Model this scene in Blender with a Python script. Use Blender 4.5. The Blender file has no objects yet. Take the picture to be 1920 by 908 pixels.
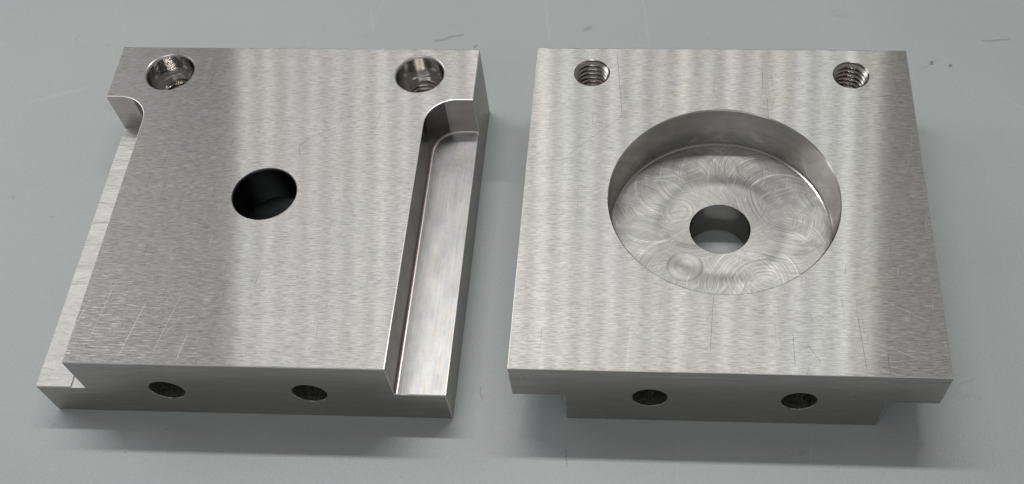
import bpy, bmesh, math, random
from mathutils import Vector, Matrix

S = 0.001                      # everything is measured in millimetres, built in metres
C = bpy.context.scene.collection
sc = bpy.context.scene
random.seed(7)

# ------------------------------------------------------------------ camera
cam_d = bpy.data.cameras.new('camera')
cam = bpy.data.objects.new('camera', cam_d)
C.objects.link(cam)
R_ = Vector((0.9986429552944734, 0.04195658761776228, -0.030852756703307494))
U_ = Vector((-0.02109483925299728, 0.8675247879980187, 0.49694642564956926))
F_ = Vector((-0.04761570746729123, 0.49562121319054303, -0.8672325855489539))
m = Matrix((R_, U_, -F_)).transposed().to_4x4()
m.translation = Vector((146.326, -113.752, 233.329)) * S
cam.matrix_world = m
cam_d.sensor_width = 36.0
cam_d.lens = 37.1015
cam_d.shift_x = -0.078207
cam_d.shift_y = 0.108340
cam_d.clip_start = 0.01
cam_d.clip_end = 20
sc.camera = cam

# ------------------------------------------------------------------ room light
w = bpy.data.worlds.new('World')
sc.world = w
w.use_nodes = True
w.node_tree.nodes['Background'].inputs['Color'].default_value = (1.0, 0.975, 0.94, 1)
w.node_tree.nodes['Background'].inputs['Strength'].default_value = 0.225

sc.view_settings.view_transform = 'Standard'
sc.view_settings.look = 'None'
sc.view_settings.exposure = 0.0
sc.view_settings.gamma = 1.0
sc.cycles.use_denoising = True

# the strip of separate LEDs hanging over and behind the plates
LED_N, LED_PITCH, LED_X0, LED_Y, LED_Z = 28, 19.6, -196.0, 270.0, 620.0
LED_W = 0.08
TINTS = [(1.0, 0.97, 0.94), (0.965, 1.0, 0.955), (1.0, 0.985, 0.89), (0.95, 0.98, 1.0), (1.0, 0.955, 0.96)]
for i in range(LED_N):
    ld = bpy.data.lights.new('led_lamp', 'AREA')
    ld.shape = 'RECTANGLE'
    ld.size = 8 * S
    ld.size_y = 26 * S
    ld.energy = LED_W * random.uniform(0.7, 1.3)
    ld.color = random.choice(TINTS)
    lo = bpy.data.objects.new('led_lamp', ld)
    C.objects.link(lo)
    lo.location = ((LED_X0 + i * LED_PITCH) * S, LED_Y * S, LED_Z * S)
    lo.rotation_euler = (math.radians(-20), 0, 0)
# weaker tube on the viewer's side of the bench
ld = bpy.data.lights.new('tube_lamp', 'AREA')
ld.shape = 'RECTANGLE'
ld.size = 600 * S
ld.size_y = 26 * S
ld.energy = 0.6
ld.color = (0.96, 0.99, 1.0)
lo = bpy.data.objects.new('tube_lamp', ld)
C.objects.link(lo)
lo.location = (60 * S, -457 * S, 700 * S)
lo.rotation_euler = (math.radians(38), 0, 0)

# broad soft ceiling panel away to the left
ld = bpy.data.lights.new('panel_lamp', 'AREA')
ld.shape = 'RECTANGLE'
ld.size = 500 * S
ld.size_y = 500 * S
ld.energy = 1.7
ld.color = (0.97, 0.99, 1.0)
lo = bpy.data.objects.new('panel_lamp', ld)
C.objects.link(lo)
lo.location = (-620 * S, 420 * S, 640 * S)
lo.rotation_euler = (Vector((0, 100, 0)) * S - lo.location).to_track_quat('-Z', 'Y').to_euler()

# ------------------------------------------------------------------ material helpers
class NT:
    def __init__(self, name):
        self.m = bpy.data.materials.new(name)
        self.m.use_nodes = True
        self.t = self.m.node_tree
        self.t.nodes.clear()
        self.out = self.t.nodes.new('ShaderNodeOutputMaterial')

    def n(self, typ, **kw):
        nd = self.t.nodes.new('ShaderNode' + typ)
        for k, v in kw.items():
            setattr(nd, k, v)
        return nd

    def put(self, sock, v):
        if v is None:
            return
        if isinstance(v, bpy.types.NodeSocket):
            self.t.links.new(v, sock)
        elif isinstance(v, (tuple, list)) and sock.type == 'RGBA' and len(v) == 3:
            sock.default_value = (*v, 1)
        else:
            sock.default_value = v

    def math(self, op, a, b=None, c=None, clamp=False):
        nd = self.n('Math', operation=op, use_clamp=clamp)
        for s, v in zip(nd.inputs, (a, b, c)):
            self.put(s, v)
        return nd.outputs[0]

    def vmath(self, op, a, b=None, scale=None):
        nd = self.n('VectorMath', operation=op)
        self.put(nd.inputs[0], a)
        if b is not None:
            self.put(nd.inputs[1], b)
        if scale is not None:
            self.put(nd.inputs['Scale'], scale)
        return nd.outputs['Value'] if op in ('LENGTH', 'DOT_PRODUCT', 'DISTANCE') else nd.outputs['Vector']

    def coords(self, off=(0, 0, 0)):
        tc = self.n('TexCoord')
        v = self.vmath('SCALE', tc.outputs['Object'], scale=1000.0)
        return self.vmath('ADD', v, off) if any(off) else v

    def noise(self, v, scale=(1, 1, 1), detail=2.0, rough=0.5, dist=0.0):
        nd = self.n('TexNoise')
        self.put(nd.inputs['Vector'], self.vmath('MULTIPLY', v, scale))
        nd.inputs['Scale'].default_value = 1.0
        nd.inputs['Detail'].default_value = detail
        nd.inputs['Roughness'].default_value = rough
        nd.inputs['Distortion'].default_value = dist
        return nd.outputs['Fac']

    def n_color(self, v, scale):
        nd = self.n('TexNoise')
        self.put(nd.inputs['Vector'], v)
        nd.inputs['Scale'].default_value = scale
        nd.inputs['Detail'].default_value = 3.0
        return nd.outputs['Color']

    def rng(self, v, a, b, c=0.0, d=1.0, smooth=False):
        nd = self.n('MapRange')
        if smooth:
            nd.interpolation_type = 'SMOOTHSTEP'
        for s, x in zip(nd.inputs[:5], (v, a, b, c, d)):
            self.put(s, x)
        return nd.outputs[0]

    def mix(self, f, a, b):
        nd = self.n('Mix', data_type='RGBA')
        self.put(nd.inputs[0], f)
        self.put(nd.inputs[6], a)
        self.put(nd.inputs[7], b)
        return nd.outputs[2]

    def sep(self, v):
        nd = self.n('SeparateXYZ')
        self.put(nd.inputs[0], v)
        return nd.outputs

    def comb(self, x, y, z):
        nd = self.n('CombineXYZ')
        for s, v in zip(nd.inputs, (x, y, z)):
            self.put(s, v)
        return nd.outputs[0]

    def bump(self, h, dist_mm, strength=1.0, normal=None):
        nd = self.n('Bump')
        nd.inputs['Strength'].default_value = strength
        nd.inputs['Distance'].default_value = dist_mm * S
        self.put(nd.inputs['Height'], h)
        self.put(nd.inputs['Normal'], normal)
        return nd.outputs[0]

    def glossy(self, col, rough, aniso=0.0, tangent=None, normal=None):
        nd = self.n('BsdfAnisotropic')
        self.put(nd.inputs['Color'], col)
        self.put(nd.inputs['Roughness'], rough)
        self.put(nd.inputs['Anisotropy'], aniso)
        self.put(nd.inputs['Tangent'], tangent)
        self.put(nd.inputs['Normal'], normal)
        return nd.outputs[0]

    def mixs(self, f, a, b):
        nd = self.n('MixShader')
        self.put(nd.inputs[0], f)
        self.put(nd.inputs[1], a)
        self.put(nd.inputs[2], b)
        return nd.outputs[0]

    def done(self, s):
        self.t.links.new(s, self.out.inputs['Surface'])
        return self.m

    def scratches(self, v, cell, angle, spread, width, length, share, seed):
        """one straight scratch per share of the cells; returns a 0..1 mask"""
        p = self.vmath('ADD', self.vmath('MULTIPLY', v, (1 / cell, 1 / cell, 0)), (seed * 13.7, seed * 7.3, 0))
        vo = self.n('TexVoronoi', voronoi_dimensions='2D')
        vo.inputs['Scale'].default_value = 1.0
        self.put(vo.inputs['Vector'], p)
        r = self.sep(vo.outputs['Color'])
        d = self.sep(self.vmath('SCALE', self.vmath('SUBTRACT', p, vo.outputs['Position']), scale=cell))
        a = self.math('MULTIPLY_ADD', r[0], 2 * spread, angle - spread)
        ca, sa = self.math('COSINE', a), self.math('SINE', a)
        al = self.math('ADD', self.math('MULTIPLY', d[0], ca), self.math('MULTIPLY', d[1], sa))
        ac = self.math('SUBTRACT', self.math('MULTIPLY', d[1], ca), self.math('MULTIPLY', d[0], sa))
        # a slight bow
        ac = self.math('ADD', ac, self.math('MULTIPLY', self.math('MULTIPLY', al, al), self.math('MULTIPLY_ADD', r[2], 0.03, -0.015)))
        line = self.rng(self.math('ABSOLUTE', ac), width * 0.35, width, 1.0, 0.0)
        half = self.math('MULTIPLY_ADD', r[1], length, length * 0.25)
        ends = self.rng(self.math('ABSOLUTE', al), self.math('MULTIPLY', half, 0.4), half, 1.0, 0.0)
        on = self.math('LESS_THAN', self.math('FRACT', self.math('MULTIPLY', r[2], 7.31)), share)
        return self.math('MULTIPLY', self.math('MULTIPLY', line, ends), on)

    def segment(self, v, a, b, width):
        """mask of one known scratch between two points of the face"""
        ax, ay = a
        L = math.hypot(b[0] - ax, b[1] - ay)
        ux, uy = (b[0] - ax) / L, (b[1] - ay) / L
        d = self.vmath('SUBTRACT', v, (ax, ay, 0))
        al = self.vmath('DOT_PRODUCT', d, (ux, uy, 0))
        ac = self.vmath('DOT_PRODUCT', d, (-uy, ux, 0))
        line = self.rng(self.math('ABSOLUTE', ac), width * 0.3, width, 1.0, 0.0)
        e = self.rng(self.math('ABSOLUTE', self.math('SUBTRACT', al, L / 2)), L * 0.42, L * 0.5, 1.0, 0.0)
        return self.math('MULTIPLY', line, e)


STEEL = (0.60, 0.588, 0.57)


def mat_brushed(name, off, segs_dark=(), segs_light=(), pits=None):
    """surface-ground face: fine grain along X, fans the light out across it"""
    k = NT(name)
    v0 = k.coords()
    v = k.vmath('ADD', v0, off)
    g1 = k.rng(k.noise(v, (0.3, 3.6, 0), 3, 0.65), 0.32, 0.68)
    g2 = k.rng(k.noise(v, (0.6, 6.0, 0), 2, 0.6), 0.34, 0.66)
    g3 = k.noise(v, (0.035, 0.35, 0), 2, 0.5)
    big = k.noise(v, (0.03, 0.02, 0), 2, 0.5)
    h = k.math('ADD', k.math('MULTIPLY', g1, 0.65), k.math('MULTIPLY', g2, 0.35))
    # grooves run along X, so the face only ever tilts across them
    tilt = k.math('MULTIPLY', k.math('SUBTRACT', h, 0.5), 0.10)
    nrm = k.vmath('NORMALIZE', k.comb(0.0, tilt, 1.0))
    dark = None
    for args in ((11, math.pi / 2, 0.12, 0.085, 3.2, 0.45, 1), (7, math.pi / 2, 0.9, 0.075, 1.6, 0.35, 2)):
        s = k.scratches(v, *args)
        dark = s if dark is None else k.math('MAXIMUM', dark, s)
    dark = k.math('MULTIPLY', dark, 0.45)
    light = k.math('MULTIPLY', k.scratches(v, 6, 1.35, 0.35, 0.06, 2.4, 0.35, 5), 0.3)
    for a, b, wd in segs_dark:
        dark = k.math('MAXIMUM', dark, k.math('MULTIPLY', k.segment(v0, a, b, wd), 0.75))
    for a, b, wd in segs_light:
        light = k.math('MAXIMUM', light, k.math('MULTIPLY', k.segment(v0, a, b, wd * 0.8), 0.42))
    # bruises: short bright dashes along the grain
    dash = k.rng(k.noise(v, (0.34, 3.2, 0), 1, 0.5), 0.56, 0.72)
    ddash = k.rng(k.noise(k.vmath('ADD', v, (40, 11, 0)), (0.32, 3.4, 0), 1, 0.5), 0.62, 0.74)
    tone = k.math('MULTIPLY_ADD', k.math('ADD', g1, g2), 0.40, 0.64)
    tone = k.math('MULTIPLY', tone, k.math('MULTIPLY_ADD', ddash, -0.3, 1.0))
    tone = k.math('MULTIPLY', tone, k.math('MULTIPLY_ADD', g3, 0.2, 0.9))
    tone = k.math('MULTIPLY', tone, k.math('MULTIPLY_ADD', dark, -0.75, 1.0))
    if pits:
        (px, py, pr) = pits
        far = k.vmath('LENGTH', k.vmath('SUBTRACT', v0, (px, py, 0)), None)
        zx = k.sep(k.vmath('SUBTRACT', v0, (px, py, 0)))
        far = k.math('SQRT', k.math('ADD', k.math('POWER', zx[0], 2), k.math('POWER', zx[1], 2)))
        zone = k.rng(far, 0, pr, 1, 0)
        pit = k.rng(k.noise(v, (1.1, 2.2, 0), 1, 0.5), k.math('MULTIPLY_ADD', zone, -0.13, 0.82), k.math('MULTIPLY_ADD', zone, -0.13, 0.86))
        tone = k.math('MULTIPLY', tone, k.math('MULTIPLY_ADD', pit, -0.75, 1.0))
    tint = k.mix(k.rng(big, 0.35, 0.65), STEEL, (0.59, 0.585, 0.575))
    col = k.vmath('SCALE', tint, scale=tone)
    tan = k.comb(1.0, 0.0, 0.0)
    a = k.glossy(col, 0.31, 0.90, tan, nrm)
    b = k.glossy(col, 0.52, 0.0, None, nrm)
    base = k.mixs(0.24, a, b)
    bright = k.glossy((0.82, 0.8, 0.78), 0.5, 0.0, None, nrm)
    lf = k.math('MAXIMUM', light, k.math('MULTIPLY', dash, k.math('MULTIPLY_ADD', zone, 0.3, 0.13) if pits else 0.13), clamp=True)
    return k.done(k.mixs(lf, base, bright))


ANISO = 0.91


def mat_side(name, along=(0.1, 0.1, 2.2), rough=0.22, col=(0.46, 0.445, 0.425), bump=0.006):
    k = NT(name)
    v = k.coords((3.1, 8.7, 1.3))
    g = k.noise(v, along, 4, 0.6)
    smear = k.noise(v, (0.06, 0.06, 0.2), 3, 0.6)
    g = k.math('ADD', k.math('MULTIPLY', g, 0.75), k.math('MULTIPLY', smear, 0.25))
    sp = k.rng(k.noise(v, (0.9, 0.9, 0.9), 2, 0.5), 0.72, 0.8)
    tone = k.math('MULTIPLY', k.math('MULTIPLY_ADD', g, 0.7, 0.65), k.math('MULTIPLY_ADD', sp, -0.4, 1.0))
    c = k.vmath('SCALE', col, scale=tone)
    nrm = k.bump(g, bump)
    return k.done(k.mixs(0.35, k.glossy(c, rough, 0, None, nrm), k.glossy(c, rough + 0.25, 0, None, nrm)))


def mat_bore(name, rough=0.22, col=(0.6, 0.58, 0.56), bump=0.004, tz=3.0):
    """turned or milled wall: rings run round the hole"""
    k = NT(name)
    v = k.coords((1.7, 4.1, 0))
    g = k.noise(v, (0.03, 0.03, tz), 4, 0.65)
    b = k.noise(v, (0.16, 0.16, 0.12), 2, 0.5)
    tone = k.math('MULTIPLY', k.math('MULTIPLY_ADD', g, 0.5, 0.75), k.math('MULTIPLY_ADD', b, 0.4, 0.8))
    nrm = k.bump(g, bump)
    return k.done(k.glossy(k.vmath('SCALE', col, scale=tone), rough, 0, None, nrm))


def mat_pocket(name, swirl):
    """end-milled pocket floor: overlapping arcs of the cutter going round the pocket"""
    k = NT(name)
    v = k.coords()
    x, y, _z = k.sep(v)
    rho = k.math('SQRT', k.math('ADD', k.math('POWER', x, 2.0), k.math('POWER', y, 2.0)))
    th = k.math('ARCTAN2', y, x)
    wob = k.math('MULTIPLY_ADD', k.noise(v, (0.12, 0.12, 0), 2, 0.5), 0.7, -0.35)

    def arcs(R0, rt, sgn, freq, zoff):
        rr = k.math('ADD', rho, wob)
        num = k.math('ADD', k.math('POWER', rr, 2.0), R0 * R0 - rt * rt)
        ca = k.math('DIVIDE', num, k.math('MULTIPLY', rr, 2 * R0))
        ca = k.math('MINIMUM', k.math('MAXIMUM', ca, -1.0), 1.0)
        s = k.math('MULTIPLY_ADD', k.math('ARCCOSINE', ca), sgn, th)
        cs, sn = k.math('COSINE', s), k.math('SINE', s)
        vec = k.comb(cs, sn, zoff)
        n = k.noise(vec, (freq, freq, 1), 3, 0.65)
        # the arc runs at right angles to the line from its own centre
        tx = k.math('SUBTRACT', k.math('MULTIPLY', sn, R0), y)
        ty = k.math('SUBTRACT', x, k.math('MULTIPLY', cs, R0))
        return n, k.vmath('NORMALIZE', k.comb(tx, ty, 0.0))

    n1, t1 = arcs(18.4, 9.8, 1.0, 70, 0.3)
    n2, t2 = arcs(18.4, 9.8, -1.0, 64, 5.3)
    n3, t3 = arcs(9.5, 9.0, 1.0, 60, 9.1)
    which = k.rng(k.noise(v, (0.16, 0.16, 0), 2, 0.6), 0.34, 0.66)
    inner = k.rng(k.math('ADD', rho, k.math('MULTIPLY', wob, 2.0)), 13.6, 15.2, 0.85, 0.0)
    # lift-off circle
    sx, sy = swirl
    dx, dy = k.math('SUBTRACT', x, sx), k.math('SUBTRACT', y, sy)
    ds = k.math('SQRT', k.math('ADD', k.math('POWER', dx, 2.0), k.math('POWER', dy, 2.0)))
    sm = k.rng(ds, 4.6, 5.0, 1.0, 0.0)
    ns = k.noise(k.comb(ds, 0.0, 2.0), (2.6, 1, 1), 3, 0.7)
    ts = k.vmath('NORMALIZE', k.comb(k.math('MULTIPLY', dy, -1.0), dx, 0.0))
    n12 = k.math('ADD', k.math('MULTIPLY', n1, k.math('SUBTRACT', 1.0, which)), k.math('MULTIPLY', n2, which))
    n12 = k.math('ADD', k.math('MULTIPLY', n12, k.math('SUBTRACT', 1.0, inner)), k.math('MULTIPLY', n3, inner))
    nn = k.math('ADD', k.math('MULTIPLY', n12, k.math('SUBTRACT', 1.0, sm)), k.math('MULTIPLY', ns, sm))
    # stray arcs round other centres break the regular path
    vo = k.n('TexVoronoi', voronoi_dimensions='2D')
    vo.inputs['Scale'].default_value = 0.085
    k.put(vo.inputs['Vector'], k.vmath('ADD', v, k.vmath('SCALE', k.n_color(v, 0.15), scale=5.0)))
    rc = k.sep(vo.outputs['Color'])
    ctr = k.vmath('ADD', k.vmath('SCALE', k.vmath('SUBTRACT', vo.outputs['Color'], (0.5, 0.5, 0.5)), scale=44.0), vo.outputs['Position'])
    dv = k.sep(k.vmath('SUBTRACT', v, ctr))
    dd = k.math('SQRT', k.math('ADD', k.math('POWER', dv[0], 2.0), k.math('POWER', dv[1], 2.0)))
    nv = k.noise(k.comb(dd, rc[0], rc[1]), (3.2, 40, 40), 3, 0.65)
    mv = k.math('MULTIPLY', k.rng(k.noise(k.vmath('ADD', v, (9, 4, 0)), (0.13, 0.13, 0), 3, 0.6), 0.44, 0.56), k.math('SUBTRACT', 1.0, sm))
    nn = k.math('ADD', k.math('MULTIPLY', nn, k.math('SUBTRACT', 1.0, mv)), k.math('MULTIPLY', nv, mv))
    nrm = k.bump(nn, 0.008)
    cloud = k.noise(v, (0.09, 0.09, 0), 3, 0.55)
    lines = k.rng(nn, 0.36, 0.64, 0.0, 1.0)
    spark = k.math('MULTIPLY', k.rng(k.math('MAXIMUM', n1, n2), 0.57, 0.66), k.rng(k.noise(v, (0.3, 0.3, 0), 2, 0.6), 0.42, 0.6))
    ring = k.rng(k.math('ABSOLUTE', k.math('SUBTRACT', k.math('MULTIPLY_ADD', wob, 3.0, rho), 15.8)), 0.0, 2.6, 1.0, 0.0, True)
    ringm = k.math('MULTIPLY', ring, k.rng(k.noise(v, (0.06, 0.06, 0), 1, 0.5), 0.32, 0.55))
    tone = k.math('MULTIPLY', k.math('MULTIPLY_ADD', lines, 0.5, 0.64), k.math('MULTIPLY_ADD', cloud, 0.3, 0.85))
    tone = k.math('MULTIPLY', tone, k.math('MULTIPLY_ADD', ringm, -0.3, 1.0))
    tone = k.math('MULTIPLY', tone, k.math('MULTIPLY_ADD', spark, 0.5, 0.96))
    lift = k.rng(k.math('ABSOLUTE', k.math('SUBTRACT', ds, 4.4)), 0.15, 0.6, 1.0, 0.0)
    tone = k.math('MULTIPLY', tone, k.math('MULTIPLY_ADD', lift, -0.22, 1.0))
    rim = k.rng(rho, 27.0, 27.3, 0.0, 1.0)
    tone = k.math('MULTIPLY', tone, k.math('MULTIPLY_ADD', rim, -0.12, 1.0))
    col = k.vmath('SCALE', (0.5, 0.492, 0.48), scale=tone)
    A = k.glossy(col, 0.47, 0.4, t1, nrm)
    B = k.glossy(col, 0.47, 0.4, t2, nrm)
    D = k.glossy(col, 0.48, 0.35, t3, nrm)
    E_ = k.glossy(col, 0.47, 0.35, ts, nrm)
    s = k.mixs(which, A, B)
    s = k.mixs(inner, s, D)
    s = k.mixs(sm, s, E_)
    s = k.mixs(0.4, s, k.glossy(col, 0.62, 0, None, nrm))
    return k.done(s)


def mat_slot_fine(name):
    """side-milled ledge: smooth, faint lines along its length, cutter arcs across"""
    k = NT(name)
    v = k.coords()
    x, y, _z = k.sep(v)
    # arcs left by a cutter travelling along Y
    off = k.math('SQRT', k.math('MAXIMUM', k.math('SUBTRACT', 81.0, k.math('POWER', k.math('SUBTRACT', x, 43.5), 2.0)), 0.0))
    s = k.math('SUBTRACT', y, off)
    s = k.math('ADD', s, k.math('MULTIPLY', k.noise(v, (0.4, 0.15, 0), 2, 0.5), 2.5))
    arc = k.noise(k.comb(s, 0.0, 0.0), (2.2, 1, 1), 3, 0.6)
    lng = k.noise(v, (3.0, 0.05, 0), 2, 0.6)
    blot = k.noise(v, (0.25, 0.12, 0), 3, 0.6)
    h = k.math('ADD', k.math('MULTIPLY', arc, 0.4), k.math('MULTIPLY', lng, 0.6))
    nrm = k.bump(h, 0.012)
    far = k.rng(y, 8.0, 28.0)
    arcs = k.math('MULTIPLY', k.rng(arc, 0.4, 0.62), k.math('MULTIPLY_ADD', far, 0.8, 0.2))
    lng = k.rng(lng, 0.3, 0.7)
    tone = k.math('MULTIPLY', k.math('MULTIPLY_ADD', lng, 0.18, 0.88), k.math('MULTIPLY_ADD', blot, 0.6, 0.7))
    tone = k.math('MULTIPLY', tone, k.math('MULTIPLY_ADD', arcs, -0.24, 1.0))
    hue = k.noise(v, (0.55, 0.16, 0), 1, 0.5)
    ramp = k.n('ValToRGB')
    k.put(ramp.inputs[0], hue)
    els = ramp.color_ramp.elements
    els[0].position, els[0].color = 0.3, (0.40, 0.385, 0.385, 1)
    els[1].position, els[1].color = 0.72, (0.415, 0.42, 0.40, 1)
    for p, c in ((0.45, (0.405, 0.42, 0.43, 1)), (0.55, (0.43, 0.42, 0.395, 1)), (0.63, (0.41, 0.40, 0.42, 1))):
        e = els.new(p)
        e.color = c
    col = k.vmath('SCALE', ramp.outputs[0], scale=tone)
    a = k.glossy(col, 0.41, 0.1, k.comb(1.0, 0, 0), nrm)
    b = k.glossy(col, 0.5, 0.0, None, nrm)
    return k.done(k.mixs(0.3, a, b))


def mat_slot_rough(name):
    """coarse ledge with torn, scalloped cutter marks running across it"""
    k = NT(name)
    v = k.coords()
    g = k.noise(v, (0.10, 0.36, 0), 3, 0.55, 0.8)
    f = k.noise(v, (0.5, 2.4, 0), 3, 0.6)
    nrm = k.bump(g, 0.4)
    nrm = k.bump(f, 0.02, normal=nrm)
    tone = k.math('MULTIPLY', k.math('MULTIPLY_ADD', g, 0.4, 0.8), k.math('MULTIPLY_ADD', f, 0.3, 0.85))
    col = k.vmath('SCALE', (0.575, 0.57, 0.555), scale=tone)
    return k.done(k.mixs(0.5, k.glossy(col, 0.5, 0, None, nrm), k.glossy(col, 0.72, 0, None, nrm)))


def mat_thread(name):
    k = NT(name)
    v = k.coords()
    g = k.noise(v, (0.9, 0.9, 1.6), 3, 0.6)
    nrm = k.bump(g, 0.03)
    col = k.vmath('SCALE', (0.50, 0.47, 0.44), scale=k.math('MULTIPLY_ADD', g, 0.6, 0.7))
    return k.done(k.glossy(col, 0.2, 0, None, nrm))


def mat_drill(name):
    k = NT(name)
    v = k.coords()
    g = k.noise(v, (1.4, 1.0, 1.4), 4, 0.7)
    nrm = k.bump(g, 0.06)
    col = k.vmath('SCALE', (0.62, 0.61, 0.59), scale=k.rng(g, 0.35, 0.68, 0.3, 1.1))
    return k.done(k.mixs(0.4, k.glossy(col, 0.25, 0, None, nrm), k.glossy(col, 0.55, 0, None, nrm)))


def mat_table():
    k = NT('grey_bench_laminate')
    v = k.coords()
    f = k.noise(v, (1.3, 1.3, 0), 3, 0.65)
    ff = k.noise(v, (3.5, 3.5, 0), 2, 0.6)
    blot = k.noise(v, (0.012, 0.016, 0), 4, 0.55)
    smear = k.noise(v, (0.035, 0.09, 0), 4, 0.6, 1.2)
    col = k.mix(k.rng(blot, 0.3, 0.7), (0.40, 0.438, 0.444), (0.435, 0.468, 0.474))
    col = k.vmath('SCALE', col, scale=k.math('MULTIPLY_ADD', k.math('ADD', f, ff), 0.18, 0.82))
    marks = k.scratches(v, 55, 1.5, 0.35, 0.35, 18, 0.45, 3)
    marks2 = k.scratches(v, 38, 0.3, 0.5, 0.25, 9, 0.3, 8)
    dk = k.scratches(v, 46, 1.1, 1.3, 0.5, 4.0, 0.5, 11)
    spots = k.rng(k.noise(v, (0.22, 0.22, 0), 1, 0.4), 0.82, 0.85)
    specks = k.rng(k.noise(v, (0.45, 0.45, 0), 0, 0.4), 0.86, 0.88)
    smudge = k.math('MULTIPLY', k.rng(smear, 0.58, 0.72), k.rng(k.noise(v, (0.05, 0.05, 0), 2, 0.5), 0.55, 0.68))
    col = k.mix(k.math('MULTIPLY', k.math('MAXIMUM', marks, marks2), 0.11), col, (0.62, 0.64, 0.64))
    drk = k.math('MAXIMUM', k.math('MULTIPLY', dk, 0.16), k.math('MAXIMUM', k.math('MULTIPLY', specks, 0.25), k.math('MULTIPLY', smudge, 0.22)))
    drk = k.math('MAXIMUM', drk, k.math('MULTIPLY', spots, 0.12))
    col = k.mix(drk, col, (0.16, 0.165, 0.165))
    # the marks that can be made out on the bench
    wob = k.vmath('ADD', v, k.vmath('SCALE', k.vmath('SUBTRACT', k.n_color(v, 0.25), (0.5, 0.5, 0.5)), scale=1.6))
    pale = None
    for a, b, wd in (((2.9, 62), (5.6, 39.1), .5), ((33.7, 62), (36.4, 37.6), .45), ((-151.4, 11.9), (-133.0, 19.3), .9), ((-51.7, 52.5), (-49.5, 43.1), .35), ((139.7, 18.8), (147, 12.5), .4)):
        q = k.segment(wob, a, b, wd)
        pale = q if pale is None else k.math('MAXIMUM', pale, q)
    col = k.mix(k.math('MULTIPLY', pale, 0.12), col, (0.68, 0.7, 0.7))
    dull = None
    for a, b, wd, st in (((-30.1, 39.2), (-20.8, 42.2), .7, .4), ((136.3, 41.0), (145.8, 41.8), .6, .35), ((120.8, 32.5), (120.7, 31.1), .6, .8), ((126.2, 31.2), (126.0, 29.9), .6, .7),
                         ((-16.7, 38.2), (-16.9, 36.4), .6, .5), ((15.7, 43.7), (18.5, 45.9), 1.0, .3), ((18.1, -97.1), (19.0, -102.7), .3, .4), ((-4.3, -80.1), (-3.4, -85.3), .3, .35)):
        q = k.math('MULTIPLY', k.segment(wob, a, b, wd), st)
        dull = q if dull is None else k.math('MAXIMUM', dull, q)
    col = k.mix(dull, col, (0.14, 0.145, 0.15))
    nrm = k.bump(k.math('ADD', k.math('MULTIPLY', f, 0.7), k.math('MULTIPLY', ff, 0.3)), 0.11)
    p = k.n('BsdfPrincipled')
    k.put(p.inputs['Base Color'], col)
    k.put(p.inputs['Roughness'], k.math('MULTIPLY_ADD', blot, 0.12, 0.36))
    p.inputs['Specular IOR Level'].default_value = 0.5
    k.put(p.inputs['Normal'], nrm)
    return k.done(p.outputs[0])


# ------------------------------------------------------------------ bench
def link(name, me, parent=None):
    o = bpy.data.objects.new(name, me)
    C.objects.link(o)
    o.parent = parent
    return o


me = bpy.data.meshes.new('table_top')
bm = bmesh.new()
bmesh.ops.create_cube(bm, size=1.0)
for vtx in bm.verts:
    vtx.co = Vector((vtx.co.x * 1400, vtx.co.y * 800, vtx.co.z * 30)) * S
bmesh.ops.bevel(bm, geom=bm.edges[:], offset=2 * S, segments=2, affect='EDGES')
bm.to_mesh(me)
bm.free()
table = link('table_top', me)
table.location = (110 * S, 90 * S, -15 * S)
table['kind'] = 'structure'
table['label'] = 'pale grey laminate bench top under the two steel plates'
me.materials.append(mat_table())

# ------------------------------------------------------------------ the plates, built in millimetres, slots up
W, D, T = 100.0, 100.7, 24.5
SLOT_D, SLOT_A, SLOT_C, SLOT_END, FIL = 12.25, 12.2, 12.3, 82.2, 8.2


def temp(bm):
    me = bpy.data.meshes.new('temp')
    bmesh.ops.recalc_face_normals(bm, faces=bm.faces[:])
    bm.to_mesh(me)
    bm.free()
    o = bpy.data.objects.new('temp', me)
    C.objects.link(o)
    return o


def boolean(me, cutter, op='DIFFERENCE'):
    o = bpy.data.objects.new('temp', me)
    C.objects.link(o)
    md = o.modifiers.new('b', 'BOOLEAN')
    md.operation = op
    md.solver = 'EXACT'
    md.object = cutter
    dg = bpy.context.evaluated_depsgraph_get()
    dg.update()
    out = bpy.data.meshes.new_from_object(o.evaluated_get(dg))
    cm = cutter.data
    bpy.data.objects.remove(o)
    bpy.data.objects.remove(cutter)
    bpy.data.meshes.remove(cm)
    return out


def prism(pts, z0, z1):
    bm = bmesh.new()
    lo = [bm.verts.new((x, y, z0)) for x, y in pts]
    hi = [bm.verts.new((x, y, z1)) for x, y in pts]
    n = len(pts)
    bm.faces.new(lo[::-1])
    bm.faces.new(hi)
    for i in range(n):
        bm.faces.new((lo[i], lo[(i + 1) % n], hi[(i + 1) % n], hi[i]))
    return temp(bm)


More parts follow.
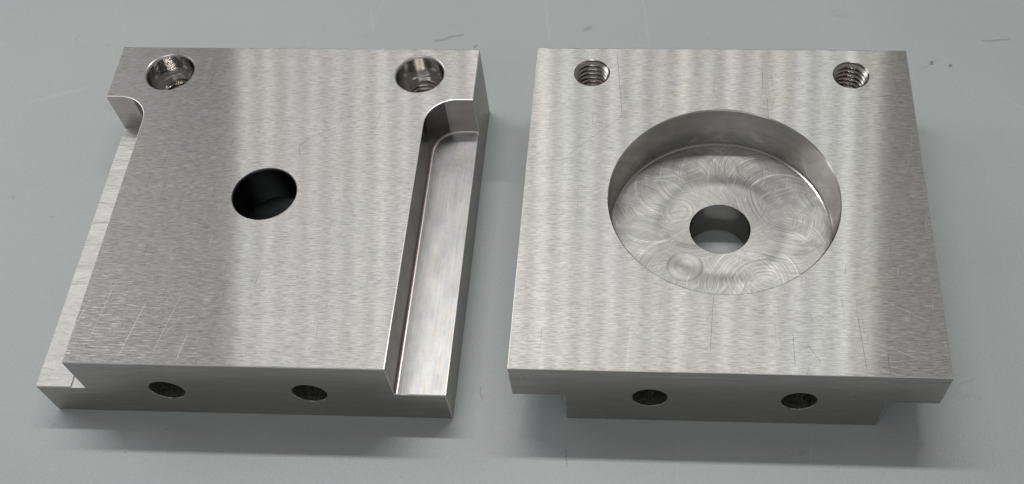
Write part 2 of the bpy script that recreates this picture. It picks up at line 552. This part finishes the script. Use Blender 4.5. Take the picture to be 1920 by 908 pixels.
def lathe(prof, cx, cy, seg, axis='z', cz=0.0, phase=0.0):
    """closed solid of revolution, prof = [(r, t)...] from one end to the other"""
    bm = bmesh.new()
    rings = []
    for r, t in prof:
        if r < 1e-6:
            p = (cx, cy, t) if axis == 'z' else (cx, t, cz)
            rings.append([bm.verts.new(p)])
            continue
        ring = []
        for i in range(seg):
            a = 2 * math.pi * (i + 0.5 + phase) / seg
            p = (cx + r * math.cos(a), cy + r * math.sin(a), t) if axis == 'z' else (cx + r * math.cos(a), t, cz + r * math.sin(a))
            ring.append(bm.verts.new(p))
        rings.append(ring)
    for a, b in zip(rings, rings[1:]):
        if len(a) == 1 and len(b) == 1:
            continue
        for i in range(seg):
            j = (i + 1) % seg
            if len(a) == 1:
                bm.faces.new((a[0], b[i], b[j]))
            elif len(b) == 1:
                bm.faces.new((a[i], a[j], b[0]))
            else:
                bm.faces.new((a[i], a[j], b[j], b[i]))
    if len(rings[0]) > 1:
        bm.faces.new(rings[0][::-1])
    if len(rings[-1]) > 1:
        bm.faces.new(rings[-1])
    return temp(bm)


def slot_outline(left, inset=0.0):
    a = (SLOT_A if left else SLOT_C) - inset
    ye = SLOT_END - inset
    r = FIL - inset
    pts = [(-6, -6), (a, -6)]
    for i in range(15):
        t = math.pi / 2 * i / 14
        pts.append((a - r + r * math.cos(t), ye - r + r * math.sin(t)))
    pts.append((-6, ye))
    if not left:
        pts = [(W - x, y) for x, y in pts][::-1]
    return pts


def build_plate(name, loc, flipped, P, label):
    """P: positions measured for this plate and its materials"""
    bm = bmesh.new()
    bmesh.ops.create_cube(bm, size=1.0)
    for vtx in bm.verts:
        vtx.co = Vector(((vtx.co.x + .5) * W, (vtx.co.y + .5) * D, (vtx.co.z + .5) * T))
    me = bpy.data.meshes.new('temp')
    bm.to_mesh(me)
    bm.free()
    for left in (True, False):
        me = boolean(me, prism(slot_outline(left), T - SLOT_D, T + 5))
    # broken edges
    bm = bmesh.new()
    bm.from_mesh(me)
    bmesh.ops.remove_doubles(bm, verts=bm.verts[:], dist=1e-4)
    bmesh.ops.dissolve_limit(bm, angle_limit=math.radians(0.5), verts=bm.verts[:], edges=bm.edges[:])
    es = []
    for e in bm.edges:
        if len(e.link_faces) == 2 and e.is_convex and e.calc_face_angle() > math.radians(40):
            mid = (e.verts[0].co + e.verts[1].co) / 2
            es.append(e)
    bmesh.ops.bevel(bm, geom=es, offset=P['edge'], segments=2, profile=0.6, affect='EDGES', clamp_overlap=True)
    bm.to_mesh(me)
    bm.free()
    # small cutter radius where the fine ledge meets its wall
    bm = bmesh.new()
    bm.from_mesh(me)
    es = [e for e in bm.edges if len(e.link_faces) == 2 and not e.is_convex and e.calc_face_angle() > math.radians(60)
          and (e.verts[0].co.x + e.verts[1].co.x) / 2 > 50 and abs(e.verts[0].co.z - (T - SLOT_D)) < .05 and abs(e.verts[1].co.z - (T - SLOT_D)) < .05]
    bmesh.ops.bevel(bm, geom=es, offset=0.6, segments=4, profile=0.5, affect='EDGES', clamp_overlap=True)
    bm.to_mesh(me)
    bm.free()
    # the finishing pass beside each slot wall is a hair deeper than the ledge
    for left in (True, False):
        o = slot_outline(left, 0.0 if left else 1.3)
        wd = P['groove'][0 if left else 1]
        inner = slot_outline(left, wd)
        dep = P['groove_depth'][0 if left else 1]
        # strip = outline minus its inset, as one polygon
        if left:
            strip = o[1:] + inner[1:][::-1]
        else:
            strip = o[:-1] + inner[:-1][::-1]
        me = boolean(me, prism(strip, T - SLOT_D - dep, T - SLOT_D + 0.5))
    # round recess from below, running on into the through hole
    zb = P['recess']
    ch = 0.3
    me = boolean(me, lathe([(28.6 + ch + 1, -1), (28.6 + ch, 0), (28.6, ch), (28.6, zb - 0.5), (28.45, zb - 0.15), (28.1, zb),
                            (P['bore'], zb), (P['bore'], T - .3), (P['bore'] + .3, T), (P['bore'] + 1.3, T + 1)],
                           50, 50, 128))
    # tapped holes with counterbores on the slotted side
    taps = []
    for (tx, ty) in P['taps']:
        prof = [(4.82 + 1, -1), (4.86, 0), (4.72, 0.12), (4.66, 0.3), (4.66, T - 7.2), (6.0, T - 7.2), (6.3, T - 6.8), (6.35, T - .62), (6.43, T - .44), (6.55, T - .26), (6.70, T - .11), (6.88, T), (7.88, T + .7)]
        me = boolean(me, lathe(prof, tx, ty, 64))
        taps.append((tx, ty))
    for (px, pz) in P['pins']:
        prof = [(4.15 + 1.2, -1), (4.3, 0), (4.15, .18), (4.15, 15.0), (0.0, 17.2)]
        me = boolean(me, lathe(prof, px, 0, 56, axis='y', cz=pz))
    if P.get('witness'):
        # the last 2 mm below the recess face were cut in another set-up and stand back a little
        q = [(-2, -2), (W + 2, -2), (W + 2, D + 2), (-2, D + 2)]
        e = 0.07
        ring_in = [(e, e), (W - e, e), (W - e, D - e), (e, D - e)]
        bm = bmesh.new()
        vo = [[bm.verts.new((x, y, z)) for x, y in q] for z in (-1, 2.1)]
        vi = [[bm.verts.new((x, y, z)) for x, y in ring_in] for z in (-1, 2.1)]
        for i in range(4):
            j = (i + 1) % 4
            bm.faces.new((vo[0][i], vo[0][j], vo[1][j], vo[1][i]))
            bm.faces.new((vi[0][j], vi[0][i], vi[1][i], vi[1][j]))
            bm.faces.new((vo[0][j], vo[0][i], vi[0][i], vi[0][j]))
            bm.faces.new((vo[1][i], vo[1][j], vi[1][j], vi[1][i]))
        me = boolean(me, temp(bm))

    # sort the faces into the parts they belong to
    bm = bmesh.new()
    bm.from_mesh(me)
    bmesh.ops.remove_doubles(bm, verts=bm.verts[:], dist=1e-5)
    groups = {}
    for f in bm.faces:
        c = f.calc_center_median()
        n = f.normal
        key = 'body'
        r = math.hypot(c.x - 50, c.y - 50)
        flat0 = abs(c.z) < 1e-3 and abs(n.z) > .99
        flatT = abs(c.z - T) < 1e-3 and abs(n.z) > .99
        if r < 29.3 and not flat0 and not flatT and 0 <= c.z <= T:
            if n.z < -.99 and abs(c.z - zb) < .05:
                key = 'recess_floor'
            elif r > 20 and c.z < zb:
                key = 'recess_wall'
            elif r < 9.5:
                key = 'through_hole'
        for i, (tx, ty) in enumerate(taps):
            if math.hypot(c.x - tx, c.y - ty) < 7.3 and not flat0 and not flatT:
                key = ('counterbore', i) if c.z > T - 7.25 else ('tapped_hole', i)
        for i, (px, pz) in enumerate(P['pins']):
            if math.hypot(c.x - px, c.z - pz) < 4.6 and -1e-3 < c.y < 18 and not (abs(c.y) < 1e-4 and abs(n.y) > .99):
                key = ('dowel_hole', i)
        if key == 'body' and T - SLOT_D - 1 < c.z < T - .5 and (c.x < SLOT_A + .05 or c.x > W - SLOT_C - .05) and c.y < SLOT_END + .05:
            side = 0 if c.x < 50 else 1
            if n.z > .99 and c.z < T - SLOT_D + .01:
                key = ('ledge', side)
            elif (abs(n.z) < .05 or (c.x > 50 and c.z < T - SLOT_D + .7 and n.z > 0.1)) and c.y > .4 and 0.4 < c.x < W - .4:
                key = ('slot_wall', side)
        groups.setdefault(key, []).append(f.index)
    bm.faces.ensure_lookup_table()

    root = bpy.data.objects.new(name, None)
    C.objects.link(root)
    root.empty_display_size = 0.02
    root.location = (loc[0] * S, loc[1] * S, 0)
    root['label'] = label
    root['category'] = 'metal plate'
    root['group'] = 'machined steel plates on the bench'

    def place(p):
        x, y, z = p
        if flipped:
            x, z = W - x, T - z
        return Vector((x - 50, y - D / 2, z)) * S

    objs = {}

    def part(key, oname, mats, parent, smooth):
        idx = groups.get(key)
        if not idx:
            print('NO FACES', name, key)
            return None
        b2 = bmesh.new()
        vm = {}
        for fi in idx:
            f = bm.faces[fi]
            vs = []
            for vtx in f.verts:
                if vtx.index not in vm:
                    vm[vtx.index] = b2.verts.new(place(vtx.co))
                vs.append(vm[vtx.index])
            try:
                nf = b2.faces.new(vs)
            except ValueError:
                continue
            nf.smooth = smooth
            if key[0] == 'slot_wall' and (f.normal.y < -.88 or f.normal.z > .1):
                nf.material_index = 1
            if key[0] == 'counterbore' and .25 < abs(f.normal.z) < .95 and f.calc_center_median().z > T - .65:
                nf.material_index = 1
            if key == 'body':
                nf.material_index = 0 if (f.normal.z > .99 and f.calc_center_median().z > T - .01) or (f.normal.z < -.99 and f.calc_center_median().z < .01) else 1
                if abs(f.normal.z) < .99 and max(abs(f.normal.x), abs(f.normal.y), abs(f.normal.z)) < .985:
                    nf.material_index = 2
        m2 = bpy.data.meshes.new(oname)
        b2.to_mesh(m2)
        b2.free()
        for mm in mats:
            m2.materials.append(mm)
        if smooth:
            m2.set_sharp_from_angle(angle=math.radians(8.5))
        o = link(oname, m2, parent)
        objs[key] = o
        return o

    bm.verts.index_update()
    part('body', 'body', [P['top'], M_SIDE, M_EDGE], root, False)
    part('recess_wall', 'recess_wall', [M_WALL], root, True)
    part('recess_floor', 'recess_floor', [M_POCKET], root, False)
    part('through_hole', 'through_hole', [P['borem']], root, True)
    for i in (0, 1):
        part(('ledge', i), 'slot_ledge', [P['ledge'][i]], root, False)
        part(('slot_wall', i), 'slot_wall', [M_SLOTWALL, M_LITWALL], root, True)
        part(('dowel_hole', i), 'dowel_hole', [M_DRILL], root, True)
        cb = part(('counterbore', i), 'counterbore', [M_POLISH, M_RIM], root, True)
        th = part(('tapped_hole', i), 'tapped_hole', [M_THREAD], root, True)
        # the thread itself: a ridge winding up the hole
        b3 = bmesh.new()
        tx, ty = taps[i]
        pitch, rmaj, rmin = 1.5, 4.68, 3.92
        z0, z1 = 0.12, T - 7.25
        seg = 56
        prof = [(rmaj, 0.0), (rmin, 0.34), (rmin, 0.62), (rmaj, 0.96)]
        turns = int((z1 - z0) / pitch) + 2
        prev = None
        for s in range(-seg, turns * seg + 1):
            a = 2 * math.pi * s / seg
            sg = -1 if flipped else -1
            row = []
            for rr, q in prof:
                z = z0 + pitch * (s / seg + q * 0.98)
                zc = min(max(z, z0), z1)
                r_ = max(rr, 4.7 - 1.3 * zc)          # countersunk mouth
                row.append(b3.verts.new(place((tx + r_ * math.cos(a * sg * -1), ty + r_ * math.sin(a * sg * -1), zc))))
            if prev:
                for q in range(3):
                    vs = (prev[q], row[q], row[q + 1], prev[q + 1])
                    if max(x.co.z for x in vs) - min(x.co.z for x in vs) > 1e-7:
                        f = b3.faces.new(vs)
                        f.smooth = False
            prev = row
        bmesh.ops.recalc_face_normals(b3, faces=b3.faces[:])
        m3 = bpy.data.meshes.new('screw_thread')
        b3.to_mesh(m3)
        b3.free()
        m3.materials.append(M_THREAD)
        link('screw_thread', m3, th)
    bm.free()
    bpy.data.meshes.remove(me)
    return root


M_SIDE = mat_side('ground_side_steel')
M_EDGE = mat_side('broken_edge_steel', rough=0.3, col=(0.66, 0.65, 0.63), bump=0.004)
M_WALL = mat_bore('recess_wall_steel', 0.19, (0.58, 0.56, 0.54))
M_POLISH = mat_bore('polished_counterbore_steel', 0.15, (0.54, 0.53, 0.515), 0.0005, 1.2)
M_RIM = mat_bore('countersunk_rim_steel', 0.3, (0.72, 0.7, 0.68), 0.002, 1.2)
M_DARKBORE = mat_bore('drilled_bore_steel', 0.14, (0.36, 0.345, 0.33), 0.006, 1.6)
M_SHADEDBORE = mat_bore('shaded_bore_steel', 0.3, (0.09, 0.09, 0.092), 0.01, 1.4)  # same drilled steel; the shade over the closed cavity is painted into its colour
M_SLOTWALL = mat_bore('milled_slot_wall_steel', 0.24, (0.26, 0.25, 0.242), 0.004, 2.5)  # side of the slot wall, its shade deepened in the colour
M_LITWALL = mat_bore('lit_slot_wall_steel', 0.36, (0.66, 0.61, 0.595), 0.004, 2.5)  # same wall at its end and floor radius, reflected light painted in as paler steel
M_POCKET = mat_pocket('end_milled_recess_floor', (-9.1, -12.3))
M_FINE = mat_slot_fine('fine_milled_ledge')
M_ROUGH = mat_slot_rough('coarse_milled_ledge')
M_THREAD = mat_thread('cut_thread_steel')
M_DRILL = mat_drill('rough_drilled_hole')

TOP_L = mat_brushed('ground_face_steel_slotted', (0, 0, 0),
                    segs_light=(((-33, -44), (-31, -28), .09), ((-25, -49), (-22, -33), .1), ((-38, -44), (-36, -33), .08), ((-17, -47), (-14, -31), .07), ((-11, -49), (-10, -42), .09), ((24, 6), (30, -10), .05)),
                    segs_dark=(((8, 18), (6, 15), .11), ((6, 15), (7, 12), .11), ((8, 18), (15, 22), .07), ((26, 28), (25, 21), .08), ((38, 41), (39, 34), .09), ((41, 40), (40, 36), .08), ((4, -22), (3, -29), .07)),
                    pits=(-36, -44, 22))
TOP_R = mat_brushed('ground_face_steel_recessed', (31, 57, 0),
                    segs_light=(((-9, -32), (5, -38), .08), ((-23, -50), (-22, -38), .1), ((21, -36), (44, -46), .06), ((33, -28), (47, -36), .05)),
                    segs_dark=(((-28, 49), (-26, 26), .09), ((11, 44), (11, 36), .1), ((12, 33), (12, 24), .09), ((14, 33), (13, 29), .09), ((-40, 12), (-24, 28), .08), ((36, 33), (45, 34), .1), ((15, -39), (15, -48), .1), ((15, -39), (20, -39), .08), ((30, -34), (31, -49), .09), ((36, -44), (36, -50), .08), ((-3, -29), (-4, -45), .08), ((18, -42), (21, -47), .09)))

build_plate('steel_plate', (50, D / 2), False,
            dict(edge=0.25, groove=(3.6, 3.0), groove_depth=(0.25, 0.12), recess=13.0, bore=8.0, borem=M_SHADEDBORE,
                 taps=((15.45, 91.5), (84.5, 91.5)), pins=((32.3, 11.85), (67.1, 11.9)),
                 top=TOP_L, ledge=(M_ROUGH, M_FINE)),
            'steel plate lying slots up, one dark hole through the middle of its brushed face')
build_plate('steel_plate', (115.7 + 50, 0.9 + D / 2), True,
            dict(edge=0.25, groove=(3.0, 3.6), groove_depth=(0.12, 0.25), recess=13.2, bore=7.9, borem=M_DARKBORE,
                 taps=((15.5, 91.5), (84.5, 91.5)), pins=((32.5, 12.6), (67.4, 12.6)), witness=True,
                 top=TOP_R, ledge=(M_FINE, M_ROUGH)),
            'steel plate with a wide round recess milled into its scratched brushed face')
